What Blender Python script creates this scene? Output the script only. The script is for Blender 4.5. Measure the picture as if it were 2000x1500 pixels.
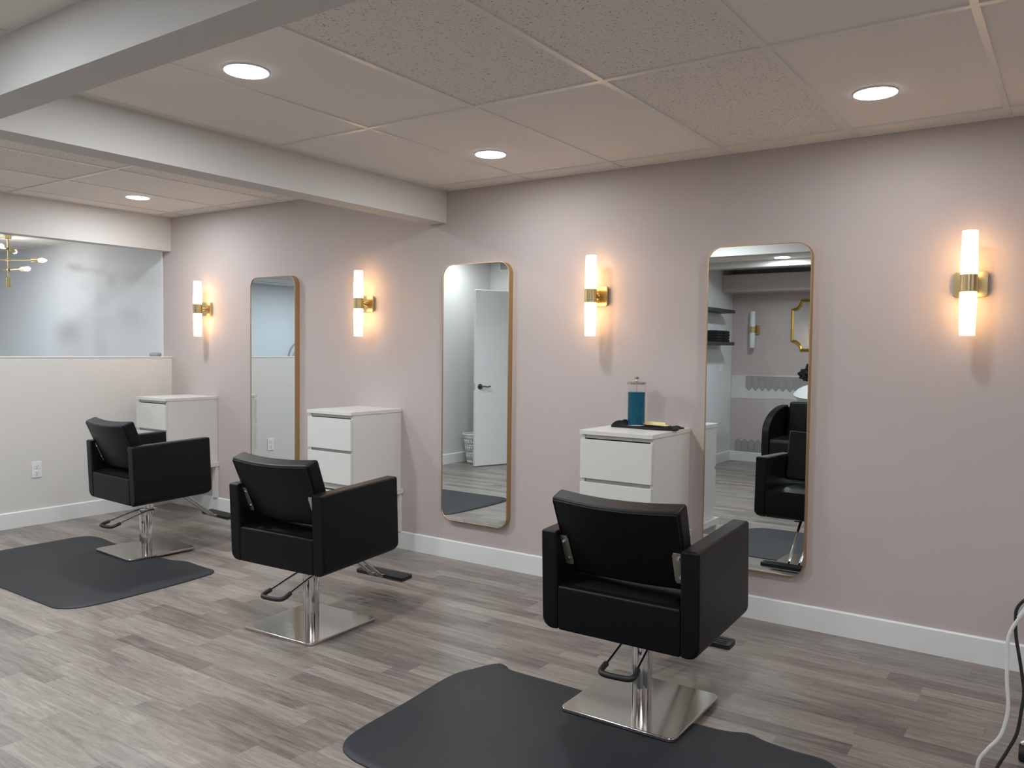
import bpy, bmesh, math, random
from mathutils import Vector, Matrix
random.seed(7)
for o in list(bpy.data.objects): bpy.data.objects.remove(o)
SC = bpy.context.scene
COL = SC.collection

# ------------------------------------------------------------ camera
YAW, PITCH, ROLL, FPX = 0.6092, -0.0418, 0.0109, 1593.27
def cam_axes():
    cy, sy, cp, sp = math.cos(YAW), math.sin(YAW), math.cos(PITCH), math.sin(PITCH)
    f = Vector((-sy*cp, cy*cp, sp)); r = Vector((cy, sy, 0)); u = r.cross(f)
    cr, sr = math.cos(ROLL), math.sin(ROLL)
    return cr*r + sr*u, cr*u - sr*r, f
cd = bpy.data.cameras.new('camera'); cam = bpy.data.objects.new('camera', cd); COL.objects.link(cam)
r_, u_, f_ = cam_axes()
M = Matrix((r_, u_, -f_)).transposed().to_4x4(); M.translation = Vector((0, -4.0752, 1.3515))
cam.matrix_world = M
cd.sensor_width = 36; cd.lens = FPX/2000*36; cd.clip_start = 0.05
SC.camera = cam

# ------------------------------------------------------------ world, exposure
w = bpy.data.worlds.new('world'); SC.world = w; w.use_nodes = True
w.node_tree.nodes['Background'].inputs[0].default_value = (0.75, 0.85, 1, 1)
w.node_tree.nodes['Background'].inputs[1].default_value = 0.02
SC.view_settings.view_transform = 'Standard'
SC.view_settings.look = 'None'
SC.view_settings.gamma = 1
SC.view_settings.use_curve_mapping = False
SC.view_settings.exposure = 0.32
DOWN_W = 11.0            # power of one recessed lamp
DOWN_C = (0.93, 0.97, 1.0)
SCONCE_C = (1.0, 0.60, 0.26)

# ------------------------------------------------------------ the place
ZM, ZL, ZN, ZO, ZB = 2.361, 2.446, 2.345, 2.337, 2.16      # ceilings: main, left bay, near bay, lobby; beam underside
XK, XK2 = -6.412, -6.53                                    # knee wall faces
XR, YR = 2.4, -5.96
XS = -3.60                                                 # side wall with shelves

# ------------------------------------------------------------ materials
def new_mat(name):
    m = bpy.data.materials.new(name); m.use_nodes = True
    return m, m.node_tree, m.node_tree.nodes['Principled BSDF']
def mat(name, col, rough=.5, metal=0, bump=0, bscale=60, var=0, vscale=3, spec=.5, coat=0):
    m, nt, b = new_mat(name)
    N, L = nt.nodes, nt.links
    b.inputs['Roughness'].default_value = rough; b.inputs['Metallic'].default_value = metal
    b.inputs['Specular IOR Level'].default_value = spec
    b.inputs['Coat Weight'].default_value = coat
    tc = N.new('ShaderNodeTexCoord')
    n = N.new('ShaderNodeTexNoise'); n.inputs['Scale'].default_value = vscale; n.inputs['Detail'].default_value = 4
    L.new(tc.outputs['Object'], n.inputs['Vector'])
    mx = N.new('ShaderNodeMix'); mx.data_type = 'RGBA'
    mx.inputs[6].default_value = (*[c*(1-var) for c in col], 1)
    mx.inputs[7].default_value = (*[min(1, c*(1+var)) for c in col], 1)
    L.new(n.outputs[0], mx.inputs[0]); L.new(mx.outputs[2], b.inputs['Base Color'])
    if bump:
        n2 = N.new('ShaderNodeTexNoise'); n2.inputs['Scale'].default_value = bscale; n2.inputs['Detail'].default_value = 3
        L.new(tc.outputs['Object'], n2.inputs['Vector'])
        bp = N.new('ShaderNodeBump'); bp.inputs['Strength'].default_value = bump; bp.inputs['Distance'].default_value = .002
        L.new(n2.outputs[0], bp.inputs['Height']); L.new(bp.outputs[0], b.inputs['Normal'])
    return m
def emis(name, col, s):
    m, nt, b = new_mat(name)
    b.inputs['Base Color'].default_value = (.9, .9, .9, 1)
    b.inputs['Emission Color'].default_value = (*col, 1); b.inputs['Emission Strength'].default_value = s
    return m
PINK = mat('pink_paint', (.505, .442, .427), .62, bump=.12, bscale=220, var=.015)
WHITE = mat('white_paint', (.63, .62, .60), .6, bump=.1, bscale=200, var=.012)
LOBBYW = mat('cool_white_paint', (.72, .735, .745), .55, bump=.1, bscale=200, var=.012)
TRIM = mat('white_trim_paint', (.74, .75, .755), .4, var=.01)
LAM = mat('white_laminate', (.70, .695, .67), .32, var=.01)
LEATHER = mat('black_leatherette', (.0044, .0046, .0062), .42, bump=.25, bscale=420, var=.15, vscale=8, spec=.22)
PIPE = mat('black_seam', (.006, .006, .007), .5)
CHROME = mat('chrome', (.66, .66, .67), .09, 1)
STEEL = mat('brushed_steel', (.58, .55, .51), .13, 1, bump=.04, bscale=300, var=.04)
NICKEL = mat('satin_nickel', (.62, .57, .50), .38, .8, var=.03)
BRASS = mat('brushed_brass', (.60, .49, .27), .26, 1, var=.05)
GOLD = mat('satin_gold_frame', (.56, .39, .20), .38, 1, var=.04)
GOLDLEAF = mat('gilded_frame', (.72, .47, .10), .3, 1, var=.08, vscale=20)
RUBBER = mat('black_rubber', (.012, .012, .013), .55)
MAT_M = mat('charcoal_mat', (.0165, .0185, .0225), .55, bump=.25, bscale=260, var=.25, vscale=2.5, spec=.38)
SHELFM = mat('dark_shelf', (.03, .03, .033), .5)
CLOTHB = mat('black_cloth', (.008, .008, .009), .9, bump=.8, bscale=120)
COMB = mat('cream_comb', (.80, .68, .36), .45)
GREYP = mat('grey_plastic', (.30, .31, .34), .5)
PLATEW = mat('white_plastic', (.76, .76, .76), .35)
DARKS = mat('dark_slot', (.03, .03, .03), .6)
WCABLE = mat('white_cable', (.62, .64, .62), .45)
BRONZE = mat('dark_bronze', (.16, .11, .08), .35, 1)
BASKET = mat('white_basket', (.7, .71, .73), .45)
TILE = mat('grey_picket_tile', (.34, .31, .32), .3, var=.12, vscale=9)
PLASTER = mat('torn_plaster', (.60, .60, .59), .8, bump=.6, bscale=30, var=.08, vscale=10)
CERAMIC = mat('white_ceramic', (.78, .80, .82), .12)
ROSE = mat('rose_disc', (.62, .38, .36), .6)
GRIDM = mat('white_grid_metal', (.80, .78, .74), .32)

def mirror_mat():
    m, nt, b = new_mat('mirror_glass')
    b.inputs['Base Color'].default_value = (.835, .895, .90, 1); b.inputs['Metallic'].default_value = 1
    b.inputs['Roughness'].default_value = 0.0
    return m
MIRROR = mirror_mat()

def math_(nt, op, a, b=None, c=None):
    n = nt.nodes.new('ShaderNodeMath'); n.operation = op
    for i, x in enumerate((a, b, c)):
        if x is None: continue
        if isinstance(x, (int, float)): n.inputs[i].default_value = x
        else: nt.links.new(x, n.inputs[i])
    return n.outputs[0]

def floor_mat():
    m, nt, b = new_mat('grey_oak_vinyl'); N, L = nt.nodes, nt.links
    tc = N.new('ShaderNodeTexCoord'); sp = N.new('ShaderNodeSeparateXYZ'); L.new(tc.outputs['Object'], sp.inputs[0])
    x, y = sp.outputs[0], sp.outputs[1]
    PW, PL = .0865, .62
    v = math_(nt, 'DIVIDE', math_(nt, 'ADD', y, .0), PW); row = math_(nt, 'FLOOR', v); fv = math_(nt, 'FRACT', v)
    wn = N.new('ShaderNodeTexWhiteNoise'); wn.noise_dimensions = '1D'; L.new(row, wn.inputs['W'])
    u = math_(nt, 'ADD', math_(nt, 'DIVIDE', x, PL), math_(nt, 'MULTIPLY', wn.outputs[0], 7.3))
    col = math_(nt, 'FLOOR', u); fu = math_(nt, 'FRACT', u)
    cb = N.new('ShaderNodeCombineXYZ'); L.new(row, cb.inputs[0]); L.new(col, cb.inputs[1])
    w2 = N.new('ShaderNodeTexWhiteNoise'); w2.noise_dimensions = '2D'; L.new(cb.outputs[0], w2.inputs['Vector'])
    # grain: stretched noise shifted per plank
    gv = N.new('ShaderNodeCombineXYZ')
    L.new(math_(nt, 'MULTIPLY', x, 1.6), gv.inputs[0]); L.new(math_(nt, 'MULTIPLY', y, 17.0), gv.inputs[1])
    L.new(math_(nt, 'MULTIPLY', w2.outputs[0], 40.0), gv.inputs[2])
    g1 = N.new('ShaderNodeTexNoise'); g1.inputs['Scale'].default_value = 1.7; g1.inputs['Detail'].default_value = 5
    g1.inputs['Distortion'].default_value = 1.6; g1.inputs['Roughness'].default_value = .62
    L.new(gv.outputs[0], g1.inputs['Vector'])
    gv2 = N.new('ShaderNodeCombineXYZ')
    L.new(math_(nt, 'MULTIPLY', x, 9.0), gv2.inputs[0]); L.new(math_(nt, 'MULTIPLY', y, 170.0), gv2.inputs[1])
    L.new(math_(nt, 'MULTIPLY', w2.outputs[0], 90.0), gv2.inputs[2])
    g2 = N.new('ShaderNodeTexNoise'); g2.inputs['Scale'].default_value = 1.4; g2.inputs['Detail'].default_value = 4
    g2.inputs['Distortion'].default_value = .5
    L.new(gv2.outputs[0], g2.inputs['Vector'])
    t = math_(nt, 'ADD', math_(nt, 'MULTIPLY', w2.outputs[0], .36),
              math_(nt, 'ADD', math_(nt, 'MULTIPLY', g1.outputs[0], 1.1), math_(nt, 'MULTIPLY', g2.outputs[0], .30)))
    t = math_(nt, 'SUBTRACT', t, .385)
    cr = N.new('ShaderNodeValToRGB'); L.new(t, cr.inputs[0])
    e = cr.color_ramp.elements
    e[0].position = .12; e[0].color = (.092, .076, .066, 1)
    e[1].position = .9; e[1].color = (.345, .312, .278, 1)
    k = e.new(.42); k.color = (.188, .161, .143, 1)
    k = e.new(.62); k.color = (.256, .226, .200, 1)
    gv3 = N.new('ShaderNodeCombineXYZ')
    L.new(math_(nt, 'MULTIPLY', x, 4.0), gv3.inputs[0]); L.new(math_(nt, 'MULTIPLY', y, 34.0), gv3.inputs[1])
    L.new(math_(nt, 'MULTIPLY', w2.outputs[0], 55.0), gv3.inputs[2])
    g3 = N.new('ShaderNodeTexNoise'); g3.inputs['Scale'].default_value = 2.2; g3.inputs['Detail'].default_value = 7
    g3.inputs['Distortion'].default_value = 3.0; g3.inputs['Roughness'].default_value = .7
    L.new(gv3.outputs[0], g3.inputs['Vector'])
    fleck = math_(nt, 'MULTIPLY', math_(nt, 'MAXIMUM', math_(nt, 'SUBTRACT', g3.outputs[0], .52), 0.0), 2.2)
    # seams
    def edge(fr, w): return math_(nt, 'MINIMUM', math_(nt, 'DIVIDE', math_(nt, 'MINIMUM', fr, math_(nt, 'SUBTRACT', 1.0, fr)), w), 1.0)
    ed = math_(nt, 'MULTIPLY', edge(fv, .014), edge(fu, .0022))
    sh = math_(nt, 'MULTIPLY', math_(nt, 'ADD', math_(nt, 'MULTIPLY', ed, .35), .65), math_(nt, 'SUBTRACT', 1.04, fleck))
    mx = N.new('ShaderNodeMix'); mx.data_type = 'RGBA'; mx.blend_type = 'MULTIPLY'; mx.inputs[0].default_value = 1
    L.new(cr.outputs[0], mx.inputs[6])
    c3 = N.new('ShaderNodeCombineColor'); [L.new(sh, c3.inputs[i]) for i in range(3)]
    L.new(c3.outputs[0], mx.inputs[7]); L.new(mx.outputs[2], b.inputs['Base Color'])
    L.new(math_(nt, 'ADD', math_(nt, 'MULTIPLY', g2.outputs[0], .16), .25), b.inputs['Roughness'])
    b.inputs['Specular IOR Level'].default_value = .45
    bp = N.new('ShaderNodeBump'); bp.inputs['Strength'].default_value = .25; bp.inputs['Distance'].default_value = .001
    L.new(math_(nt, 'ADD', ed, math_(nt, 'MULTIPLY', g2.outputs[0], .5)), bp.inputs['Height']); L.new(bp.outputs[0], b.inputs['Normal'])
    return m
FLOOR = floor_mat()

def tile_mat(x0, y0):
    m, nt, b = new_mat('mineral_ceiling_tile'); N, L = nt.nodes, nt.links
    tc = N.new('ShaderNodeTexCoord')
    sp = N.new('ShaderNodeSeparateXYZ'); L.new(tc.outputs['Object'], sp.inputs[0])
    ix = math_(nt, 'FLOOR', math_(nt, 'DIVIDE', math_(nt, 'SUBTRACT', sp.outputs[0], x0), .61))
    iy = math_(nt, 'FLOOR', math_(nt, 'DIVIDE', math_(nt, 'SUBTRACT', sp.outputs[1], y0), 1.193))
    cb = N.new('ShaderNodeCombineXYZ'); L.new(ix, cb.inputs[0]); L.new(iy, cb.inputs[1])
    wn = N.new('ShaderNodeTexWhiteNoise'); wn.noise_dimensions = '2D'; L.new(cb.outputs[0], wn.inputs['Vector'])
    speck = math_(nt, 'MAXIMUM', math_(nt, 'MULTIPLY', math_(nt, 'COMPARE', ix, 2.0, .4), math_(nt, 'LESS_THAN', iy, .5)),
                  math_(nt, 'MULTIPLY', math_(nt, 'COMPARE', ix, 1.0, .4), math_(nt, 'LESS_THAN', iy, -.5)))     # some tiles are pin-holed
    vo = N.new('ShaderNodeTexNoise'); vo.inputs['Scale'].default_value = 130; vo.inputs['Detail'].default_value = 2
    L.new(tc.outputs['Object'], vo.inputs['Vector'])
    hole = math_(nt, 'GREATER_THAN', vo.outputs[0], .645)
    a = math_(nt, 'MULTIPLY', hole, math_(nt, 'ADD', math_(nt, 'MULTIPLY', speck, .55), .05))
    mx = N.new('ShaderNodeMix'); mx.data_type = 'RGBA'
    mx.inputs[6].default_value = (.88, .83, .785, 1); mx.inputs[7].default_value = (.16, .14, .125, 1)
    L.new(a, mx.inputs[0])
    tone = math_(nt, 'ADD', math_(nt, 'MULTIPLY', speck, -.06), 1.0)
    m2 = N.new('ShaderNodeMix'); m2.data_type = 'RGBA'; m2.blend_type = 'MULTIPLY'; m2.inputs[0].default_value = 1
    cc = N.new('ShaderNodeCombineColor'); [L.new(tone, cc.inputs[i]) for i in range(3)]
    L.new(mx.outputs[2], m2.inputs[6]); L.new(cc.outputs[0], m2.inputs[7])
    L.new(m2.outputs[2], b.inputs['Base Color'])
    b.inputs['Roughness'].default_value = .9
    n2 = N.new('ShaderNodeTexNoise'); n2.inputs['Scale'].default_value = 110; L.new(tc.outputs['Object'], n2.inputs['Vector'])
    bp = N.new('ShaderNodeBump'); bp.inputs['Strength'].default_value = .35; bp.inputs['Distance'].default_value = .002
    L.new(n2.outputs[0], bp.inputs['Height']); L.new(bp.outputs[0], b.inputs['Normal'])
    return m

def shade_mat():      # opal glass sconce shade, glowing from the bulb inside
    m, nt, b = new_mat('opal_glass_lit'); N, L = nt.nodes, nt.links
    out = N['Material Output']
    b.inputs['Base Color'].default_value = (.9, .86, .8, 1); b.inputs['Roughness'].default_value = .25
    b.inputs['Emission Color'].default_value = (1.0, .64, .36, 1); b.inputs['Emission Strength'].default_value = 2.5
    tr = N.new('ShaderNodeBsdfTranslucent'); tr.inputs[0].default_value = (.95, .9, .82, 1)
    mx = N.new('ShaderNodeMixShader'); mx.inputs[0].default_value = .45
    L.new(b.outputs[0], mx.inputs[1]); L.new(tr.outputs[0], mx.inputs[2]); L.new(mx.outputs[0], out.inputs['Surface'])
    return m
OPAL = shade_mat()
OPAL_OFF = mat('opal_glass_unlit', (.75, .77, .8), .25)
LENS = emis('downlight_lens', (.95, .98, 1.0), 8)
BULB = emis('lit_bulb', (1, .97, .93), 16)
def glass(name, col, rough=0.0, ior=1.45):
    m, nt, b = new_mat(name)
    b.inputs['Base Color'].default_value = (*col, 1); b.inputs['Transmission Weight'].default_value = 1
    b.inputs['Roughness'].default_value = rough; b.inputs['IOR'].default_value = ior
    return m
GLASS = glass('clear_glass', (.97, .98, .98), 0, 1.2)
LIQ = mat('blue_disinfectant', (.02, .205, .335), .12, spec=.6)
LIQ.node_tree.nodes['Principled BSDF'].inputs['Transmission Weight'].default_value = .55
LIQ.node_tree.nodes['Principled BSDF'].inputs['IOR'].default_value = 1.1

# ------------------------------------------------------------ mesh helpers
def BM(): return bmesh.new()
def xform(bm, vs, M):
    for v in vs: v.co = M @ v.co
def box(bm, x0, x1, y0, y1, z0, z1):
    r = bmesh.ops.create_cube(bm, size=1)
    for v in r['verts']:
        v.co = Vector(((x0+x1)/2 + v.co.x*(x1-x0), (y0+y1)/2 + v.co.y*(y1-y0), (z0+z1)/2 + v.co.z*(z1-z0)))
    return r['verts']
def cyl(bm, p0, p1, r0, r1=None, n=32, caps=True):
    p0, p1 = Vector(p0), Vector(p1); r1 = r0 if r1 is None else r1
    d = p1-p0; q = Vector((0, 0, 1)).rotation_difference(d.normalized()).to_matrix().to_4x4()
    r = bmesh.ops.create_cone(bm, cap_ends=caps, cap_tris=False, segments=n, radius1=r0, radius2=r1, depth=d.length)
    M = Matrix.Translation((p0+p1)/2) @ q
    xform(bm, r['verts'], M); return r['verts']
def lathe(bm, prof, c=(0, 0, 0), n=40, caps=True):
    rings = []
    for (r, z) in prof:
        rings.append([bm.verts.new((c[0]+r*math.cos(2*math.pi*i/n), c[1]+r*math.sin(2*math.pi*i/n), c[2]+z)) for i in range(n)])
    for a, b in zip(rings, rings[1:]):
        for i in range(n): bm.faces.new((a[i], a[(i+1) % n], b[(i+1) % n], b[i]))
    if caps and prof[0][0] > 1e-5: bm.faces.new(rings[0][::-1])
    if caps and prof[-1][0] > 1e-5: bm.faces.new(rings[-1])
def spline(pts, k=6):
    P = [Vector(p) for p in pts]; out = []
    for i in range(len(P)-1):
        a, b, c, d = P[max(i-1, 0)], P[i], P[i+1], P[min(i+2, len(P)-1)]
        for j in range(k):
            t = j/k
            out.append(.5*((2*b)+(c-a)*t+(2*a-5*b+4*c-d)*t*t+(3*b-a-3*c+d)*t**3))
    out.append(P[-1]); return out
def tube(bm, pts, r, n=12, closed=False):
    P = [Vector(p) for p in pts]; m = len(P); rings = []; ref = None
    for i, p in enumerate(P):
        t = (P[(i+1) % m]-P[i-1]) if closed else (P[min(i+1, m-1)]-P[max(i-1, 0)])
        t.normalize()
        if ref is None: ref = t.orthogonal().normalized()
        ref = (ref - t*ref.dot(t)).normalized(); b = t.cross(ref)
        rr = r(i/(m-1)) if callable(r) else r
        rings.append([bm.verts.new(p + rr*(math.cos(2*math.pi*k/n)*ref + math.sin(2*math.pi*k/n)*b)) for k in range(n)])
    rg = list(zip(rings, rings[1:])) + ([(rings[-1], rings[0])] if closed else [])
    for a, b in rg:
        for k in range(n): bm.faces.new((a[k], a[(k+1) % n], b[(k+1) % n], b[k]))
    if not closed: bm.faces.new(rings[0][::-1]); bm.faces.new(rings[-1])
def rrect(w, h, r, n=8):       # rounded rectangle outline centred on 0
    out = []
    for (cx, cy, a0) in ((w/2-r, h/2-r, 0), (-w/2+r, h/2-r, 90), (-w/2+r, -h/2+r, 180), (w/2-r, -h/2+r, 270)):
        for i in range(n+1):
            a = math.radians(a0+90*i/n); out.append((cx+r*math.cos(a), cy+r*math.sin(a)))
    return out
def prism(bm, outline, f, d0, d1):    # outline -> f(a,b,d)
    A = [bm.verts.new(f(a, b, d0)) for a, b in outline]; B = [bm.verts.new(f(a, b, d1)) for a, b in outline]
    n = len(A)
    bm.faces.new(A[::-1]); bm.faces.new(B)
    for i in range(n): bm.faces.new((A[i], A[(i+1) % n], B[(i+1) % n], B[i]))
    return A+B
def obj(name, bm, m, parent=None, smooth=True, bevel=0, seg=3, sub=0, angle=35):
    bmesh.ops.recalc_face_normals(bm, faces=bm.faces)
    me = bpy.data.meshes.new(name); bm.to_mesh(me); bm.free()
    me.materials.append(m)
    o = bpy.data.objects.new(name, me); COL.objects.link(o)
    if parent: o.parent = parent
    if smooth:
        for p in me.polygons: p.use_smooth = True
        try: me.set_sharp_from_angle(angle=math.radians(angle))
        except Exception: pass
    if bevel:
        b = o.modifiers.new('bevel', 'BEVEL'); b.width = bevel; b.segments = seg; b.limit_method = 'ANGLE'; b.angle_limit = math.radians(30)
        b.harden_normals = True
    if sub:
        s = o.modifiers.new('sub', 'SUBSURF'); s.levels = sub; s.render_levels = sub
    return o
def tag(o, label=None, cat=None, group=None, kind=None):
    if label: o['label'] = label
    if cat: o['category'] = cat
    if group: o['group'] = group
    if kind: o['kind'] = kind
    return o
def thing(name, label, cat, loc=(0, 0, 0), rz=0, group=None):
    o = bpy.data.objects.new(name, None); COL.objects.link(o); o.empty_display_size = .1
    o.location = loc; o.rotation_euler = (0, 0, rz)
    return tag(o, label, cat, group)
def dup(root, loc, rz, label, rec=None):
    def cp(o, par):
        c = o.copy(); COL.objects.link(c)
        if par is not None: c.parent = par
        for ch in kids.get(o, []): cp(ch, c)
        return c
    kids = {}
    for o in list(COL.objects):
        if o.parent: kids.setdefault(o.parent, []).append(o)
    r = cp(root, None); r.location = loc; r.rotation_euler = (0, 0, rz); r['label'] = label
    return r
def struct(name, bm, m, label, parent=None, cat=None, **k):
    o = obj(name, bm, m, parent, smooth=False, **k)
    if parent is None: tag(o, label, cat or name.split('_')[0], kind='structure')
    return o
def sbox(name, m, label, *b, parent=None, **k):
    bm = BM(); box(bm, *b); return struct(name, bm, m, label, parent, **k)

# ------------------------------------------------------------ room shell
sbox('floor', FLOOR, 'grey-brown oak plank vinyl floor running through the salon', -10.7, XR+.1, YR-.1, .12, -.1, 0)
sbox('wall_back', PINK, 'long pale pink wall that carries the tall mirrors and sconces', XK2, XR+.1, 0, .12, 0, 2.7)
sbox('wall_lobby_back', LOBBYW, 'cool white wall seen through the opening above the half wall', -10.7, XK2, 0, .12, 0, 2.7)
sbox('wall_left', WHITE, 'white half wall at the left end under the opening', XK2, XK, -2.83, 0, 0, 1.262)
sbox('wall_left_header', WHITE, 'pale header above the opening to the next room', XK2, XK, -2.83, 0, ZB, 2.7)
sbox('wall_left_solid', WHITE, 'white wall section beyond the half wall, seen in the middle mirror', -6.25, -6.1, -4.25, -2.83, 0, 2.7)
bm = BM(); box(bm, -6.25, -5.43, -4.37, -4.25, 0, 2.7); box(bm, -4.58, XS, -4.37, -4.25, 0, 2.7); box(bm, -5.43, -4.58, -4.37, -4.25, 2.06, 2.7)
struct('wall_inner', bm, WHITE, 'white cross wall with the doorway, seen in the middle mirror')
sbox('wall_shelf_side', LOBBYW, 'white side wall carrying the dark shelves in the right mirror', XS-.12, XS, YR, -4.37, 0, 2.7)
sbox('wall_rear', PINK, 'pale pink rear wall seen in the right mirror', XS, XR+.1, YR-.1, YR, 0, 2.7)
sbox('wall_rear_closet', WHITE, 'white rear wall behind the ajar door', -6.25, XS-.12, YR-.1, YR, 0, 2.7)
sbox('wall_closet_side', WHITE, 'white closet side wall', -6.25, -6.13, YR, -4.37, 0, 2.7)
sbox('wall_right', PINK, 'pale pink wall at the right end', XR, XR+.1, YR, 0, 0, 2.7)
sbox('wall_lobby_far', LOBBYW, 'cool white far wall of the next room', -10.7, -10.58, YR, 0, 0, 2.7)
sbox('wall_lobby_front', LOBBYW, 'cool white front wall of the next room', -10.7, -6.25, YR-.1, YR, 0, 2.7)
sbox('trim_1', TRIM, 'white corner bead beside the opening', -6.545, XK2, -.008, 0, 1.262, ZB, cat='trim')
sbox('trim_2', TRIM, 'thin white cap on the half wall', XK2-.004, XK+.004, -2.83, 0, 1.255, 1.264, cat='trim')
# beams
sbox('trim_3', WHITE, 'deep white ceiling beam running parallel to the pink wall', -3.52, XR, -2.83, -2.70, ZB, 2.7, cat='beam')
sbox('trim_4', WHITE, 'white ceiling beam meeting the pink wall left of the middle mirror', -3.52, -3.37, -2.70, 0, ZB, 2.7, cat='beam')
sbox('trim_8', WHITE, 'white bulkhead step between the left bay and near bay ceilings', -3.60, -3.52, -4.25, -2.70, 2.345, 2.7, cat='bulkhead')
sbox('trim_5', WHITE, 'shallow white bulkhead reflected at the top of the right mirror', XS, XR, -4.95, -4.81, 2.28, 2.7, cat='beam')
sbox('trim_6', PINK, 'pink soffit box above the washing area in the right mirror', XS, XR, YR, -5.58, 2.075, 2.28, cat='soffit')

def ceiling(name, label, x0, x1, y0, y1, z, gx, gy, tx, ty, cap=True):
    sbox(name, tile_mat(tx, ty), label, x0, x1, y0, y1, z+.005, z+.04)
    root = bpy.data.objects[name]
    bm = BM(); h = .012
    for X in gx: box(bm, X-h, X+h, y0, y1, z, z+.0055)
    for Y in gy: box(bm, x0, x1, Y-h, Y+h, z-.0004, z+.0054)
    t = .007                                                  # wall angle round the edge
    for b in ((x0, x0+t, y0, y1), (x1-t, x1, y0, y1), (x0, x1, y0, y0+t), (x0, x1, y1-t, y1)): box(bm, *b, z-.0012, z+.0055)
    obj('grid', bm, GRIDM, root, smooth=False)
ceiling('ceiling', 'suspended tile ceiling over the styling stations', -3.37, XR, -2.70, 0, ZM,
        [-2.727+.61*i for i in range(-1, 9)], [-.15, -1.343, -2.536], -2.727, -1.343)
ceiling('ceiling_left', 'suspended tile ceiling of the left bay', XK, -3.52, -4.25, 0, ZL,
        [-6.2+.61*i for i in range(5)], [-.13, -1.29, -2.48, -3.67], -6.2, -1.29)
ceiling('ceiling_near', 'suspended tile ceiling beyond the deep beam', -3.58, XR, YR, -2.83, ZN,
        [-5.9+.61*i for i in range(4, 14)], [-3.35, -4.54, -5.73], -5.9, -3.35)
ceiling('ceiling_lobby', 'suspended tile ceiling of the next room', -10.58, XK2, YR, 0, ZO,
        [-10.2+.61*i for i in range(6)], [-.55, -1.75, -2.95, -4.15, -5.35], -10.2, -.55)

# baseboards
def bboard(name, label, p0, p1, nrm, h=.118, t=.014):
    p0, p1, nrm = Vector((*p0, 0)), Vector((*p1, 0)), Vector((*nrm, 0)); bm = BM()
    prof = [(0, 0), (t, 0), (t, h-.006), (t-.006, h), (0, h)]
    A = [bm.verts.new(p0+nrm*a+Vector((0, 0, b))) for a, b in prof]; B = [bm.verts.new(p1+nrm*a+Vector((0, 0, b))) for a, b in prof]
    bm.faces.new(A); bm.faces.new(B[::-1])
    for i in range(5): bm.faces.new((A[i], A[(i+1) % 5], B[(i+1) % 5], B[i]))
    struct(name, bm, TRIM, label)
bboard('baseboard_back', 'white baseboard along the pink wall', (XK, 0), (XR, 0), (0, -1))
bboard('baseboard_left', 'white baseboard along the half wall', (XK, 0), (XK, -2.83), (1, 0))
bboard('baseboard_left_solid', 'white baseboard of the white wall in the middle mirror', (-6.1, -2.83), (-6.1, -4.25), (1, 0))
bboard('baseboard_shelf_side', 'white baseboard under the dark shelves', (XS, -4.37), (XS, YR), (1, 0))
bboard('baseboard_rear', 'white baseboard along the rear pink wall', (XS, YR), (XR, YR), (0, 1))

# ------------------------------------------------------------ downlights
def downlight(label, x, y, z, proto=[None], watt=DOWN_W, col=DOWN_C):
    if proto[0] is None:
        t = thing('ceiling_light', label, 'ceiling light', (x, y, z), 0, 'recessed round ceiling lights')
        bm = BM(); lathe(bm, [(.0790, -.0015), (.0802, -.001), (.0808, .001), (.0808, .006), (.0790, .006), (.0790, -.0015)], n=48, caps=False); obj('trim_ring', bm, PLATEW, t)
        bm = BM(); lathe(bm, [(0.0001, -.0045), (.072, -.0044), (.0785, -.0030), (.0788, .002), (.0001, .002)], n=48); obj('lens', bm, LENS, t)
        proto[0] = t
    else:
        t = dup(proto[0], (x, y, z), 0, label)
    l = bpy.data.lights.new('downlight_beam', 'AREA'); l.shape = 'DISK'; l.size = .15; l.energy = watt; l.color = col
    lo = bpy.data.objects.new('downlight_beam', l); COL.objects.link(lo); lo.location = (x, y, z-.0065)
    return t
downlight('lit round ceiling light nearest the deep white beam', -2.545, -2.15, ZM, watt=14)
downlight('lit round ceiling light above the middle mirror, near the pink wall', -2.545, -.645, ZM, watt=7)
downlight('lit round ceiling light at the right, between mirror and last sconce', -.69, -.645, ZM, watt=4.6)
downlight('lit round ceiling light in the left bay beyond the cross beam', -5.76, -.68, ZL, watt=10)
downlight('round ceiling light by the deep beam, above the right chair', -.69, -2.15, ZM, watt=8)
downlight('round ceiling light in the left bay by the deep beam', -5.0, -2.05, ZL, watt=14)
downlight('round ceiling light reflected at the top of the right mirror', -2.59, -4.60, ZN)
downlight('round ceiling light just behind the deep beam, left of the viewer', -2.6, -3.45, ZN, watt=7.5, col=(.86, .94, 1.0))
downlight('added round fill light in front of the washing area', -.2, -4.60, ZN)  # unseen lamp, added to raise the ambient light from behind the viewer
downlight('round ceiling light near the ajar door', -5.7, -3.45, ZL, watt=8)
downlight('added round fill light hidden by the cross beam in the left bay', -4.2, -1.9, ZL, watt=18)  # added out of view to brighten the left part of the pink wall
downlight('round ceiling light over the right end of the room', 1.4, -1.4, ZM, watt=6)
downlight('round ceiling light in the next room, near the back wall', -8.3, -1.0, ZO, watt=10, col=(.80, .91, 1.0))
downlight('round ceiling light in the next room, further left', -9.3, -2.6, ZO, watt=15, col=(.80, .91, 1.0))
downlight('added round fill light in the next room, deep inside', -9.3, -4.6, ZO, watt=24, col=(.80, .91, 1.0))  # added to brighten the far wall that the left mirror reflects
downlight('round ceiling light in the next room, behind the half wall', -7.5, -2.4, ZO, watt=10, col=(.80, .91, 1.0))

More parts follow.
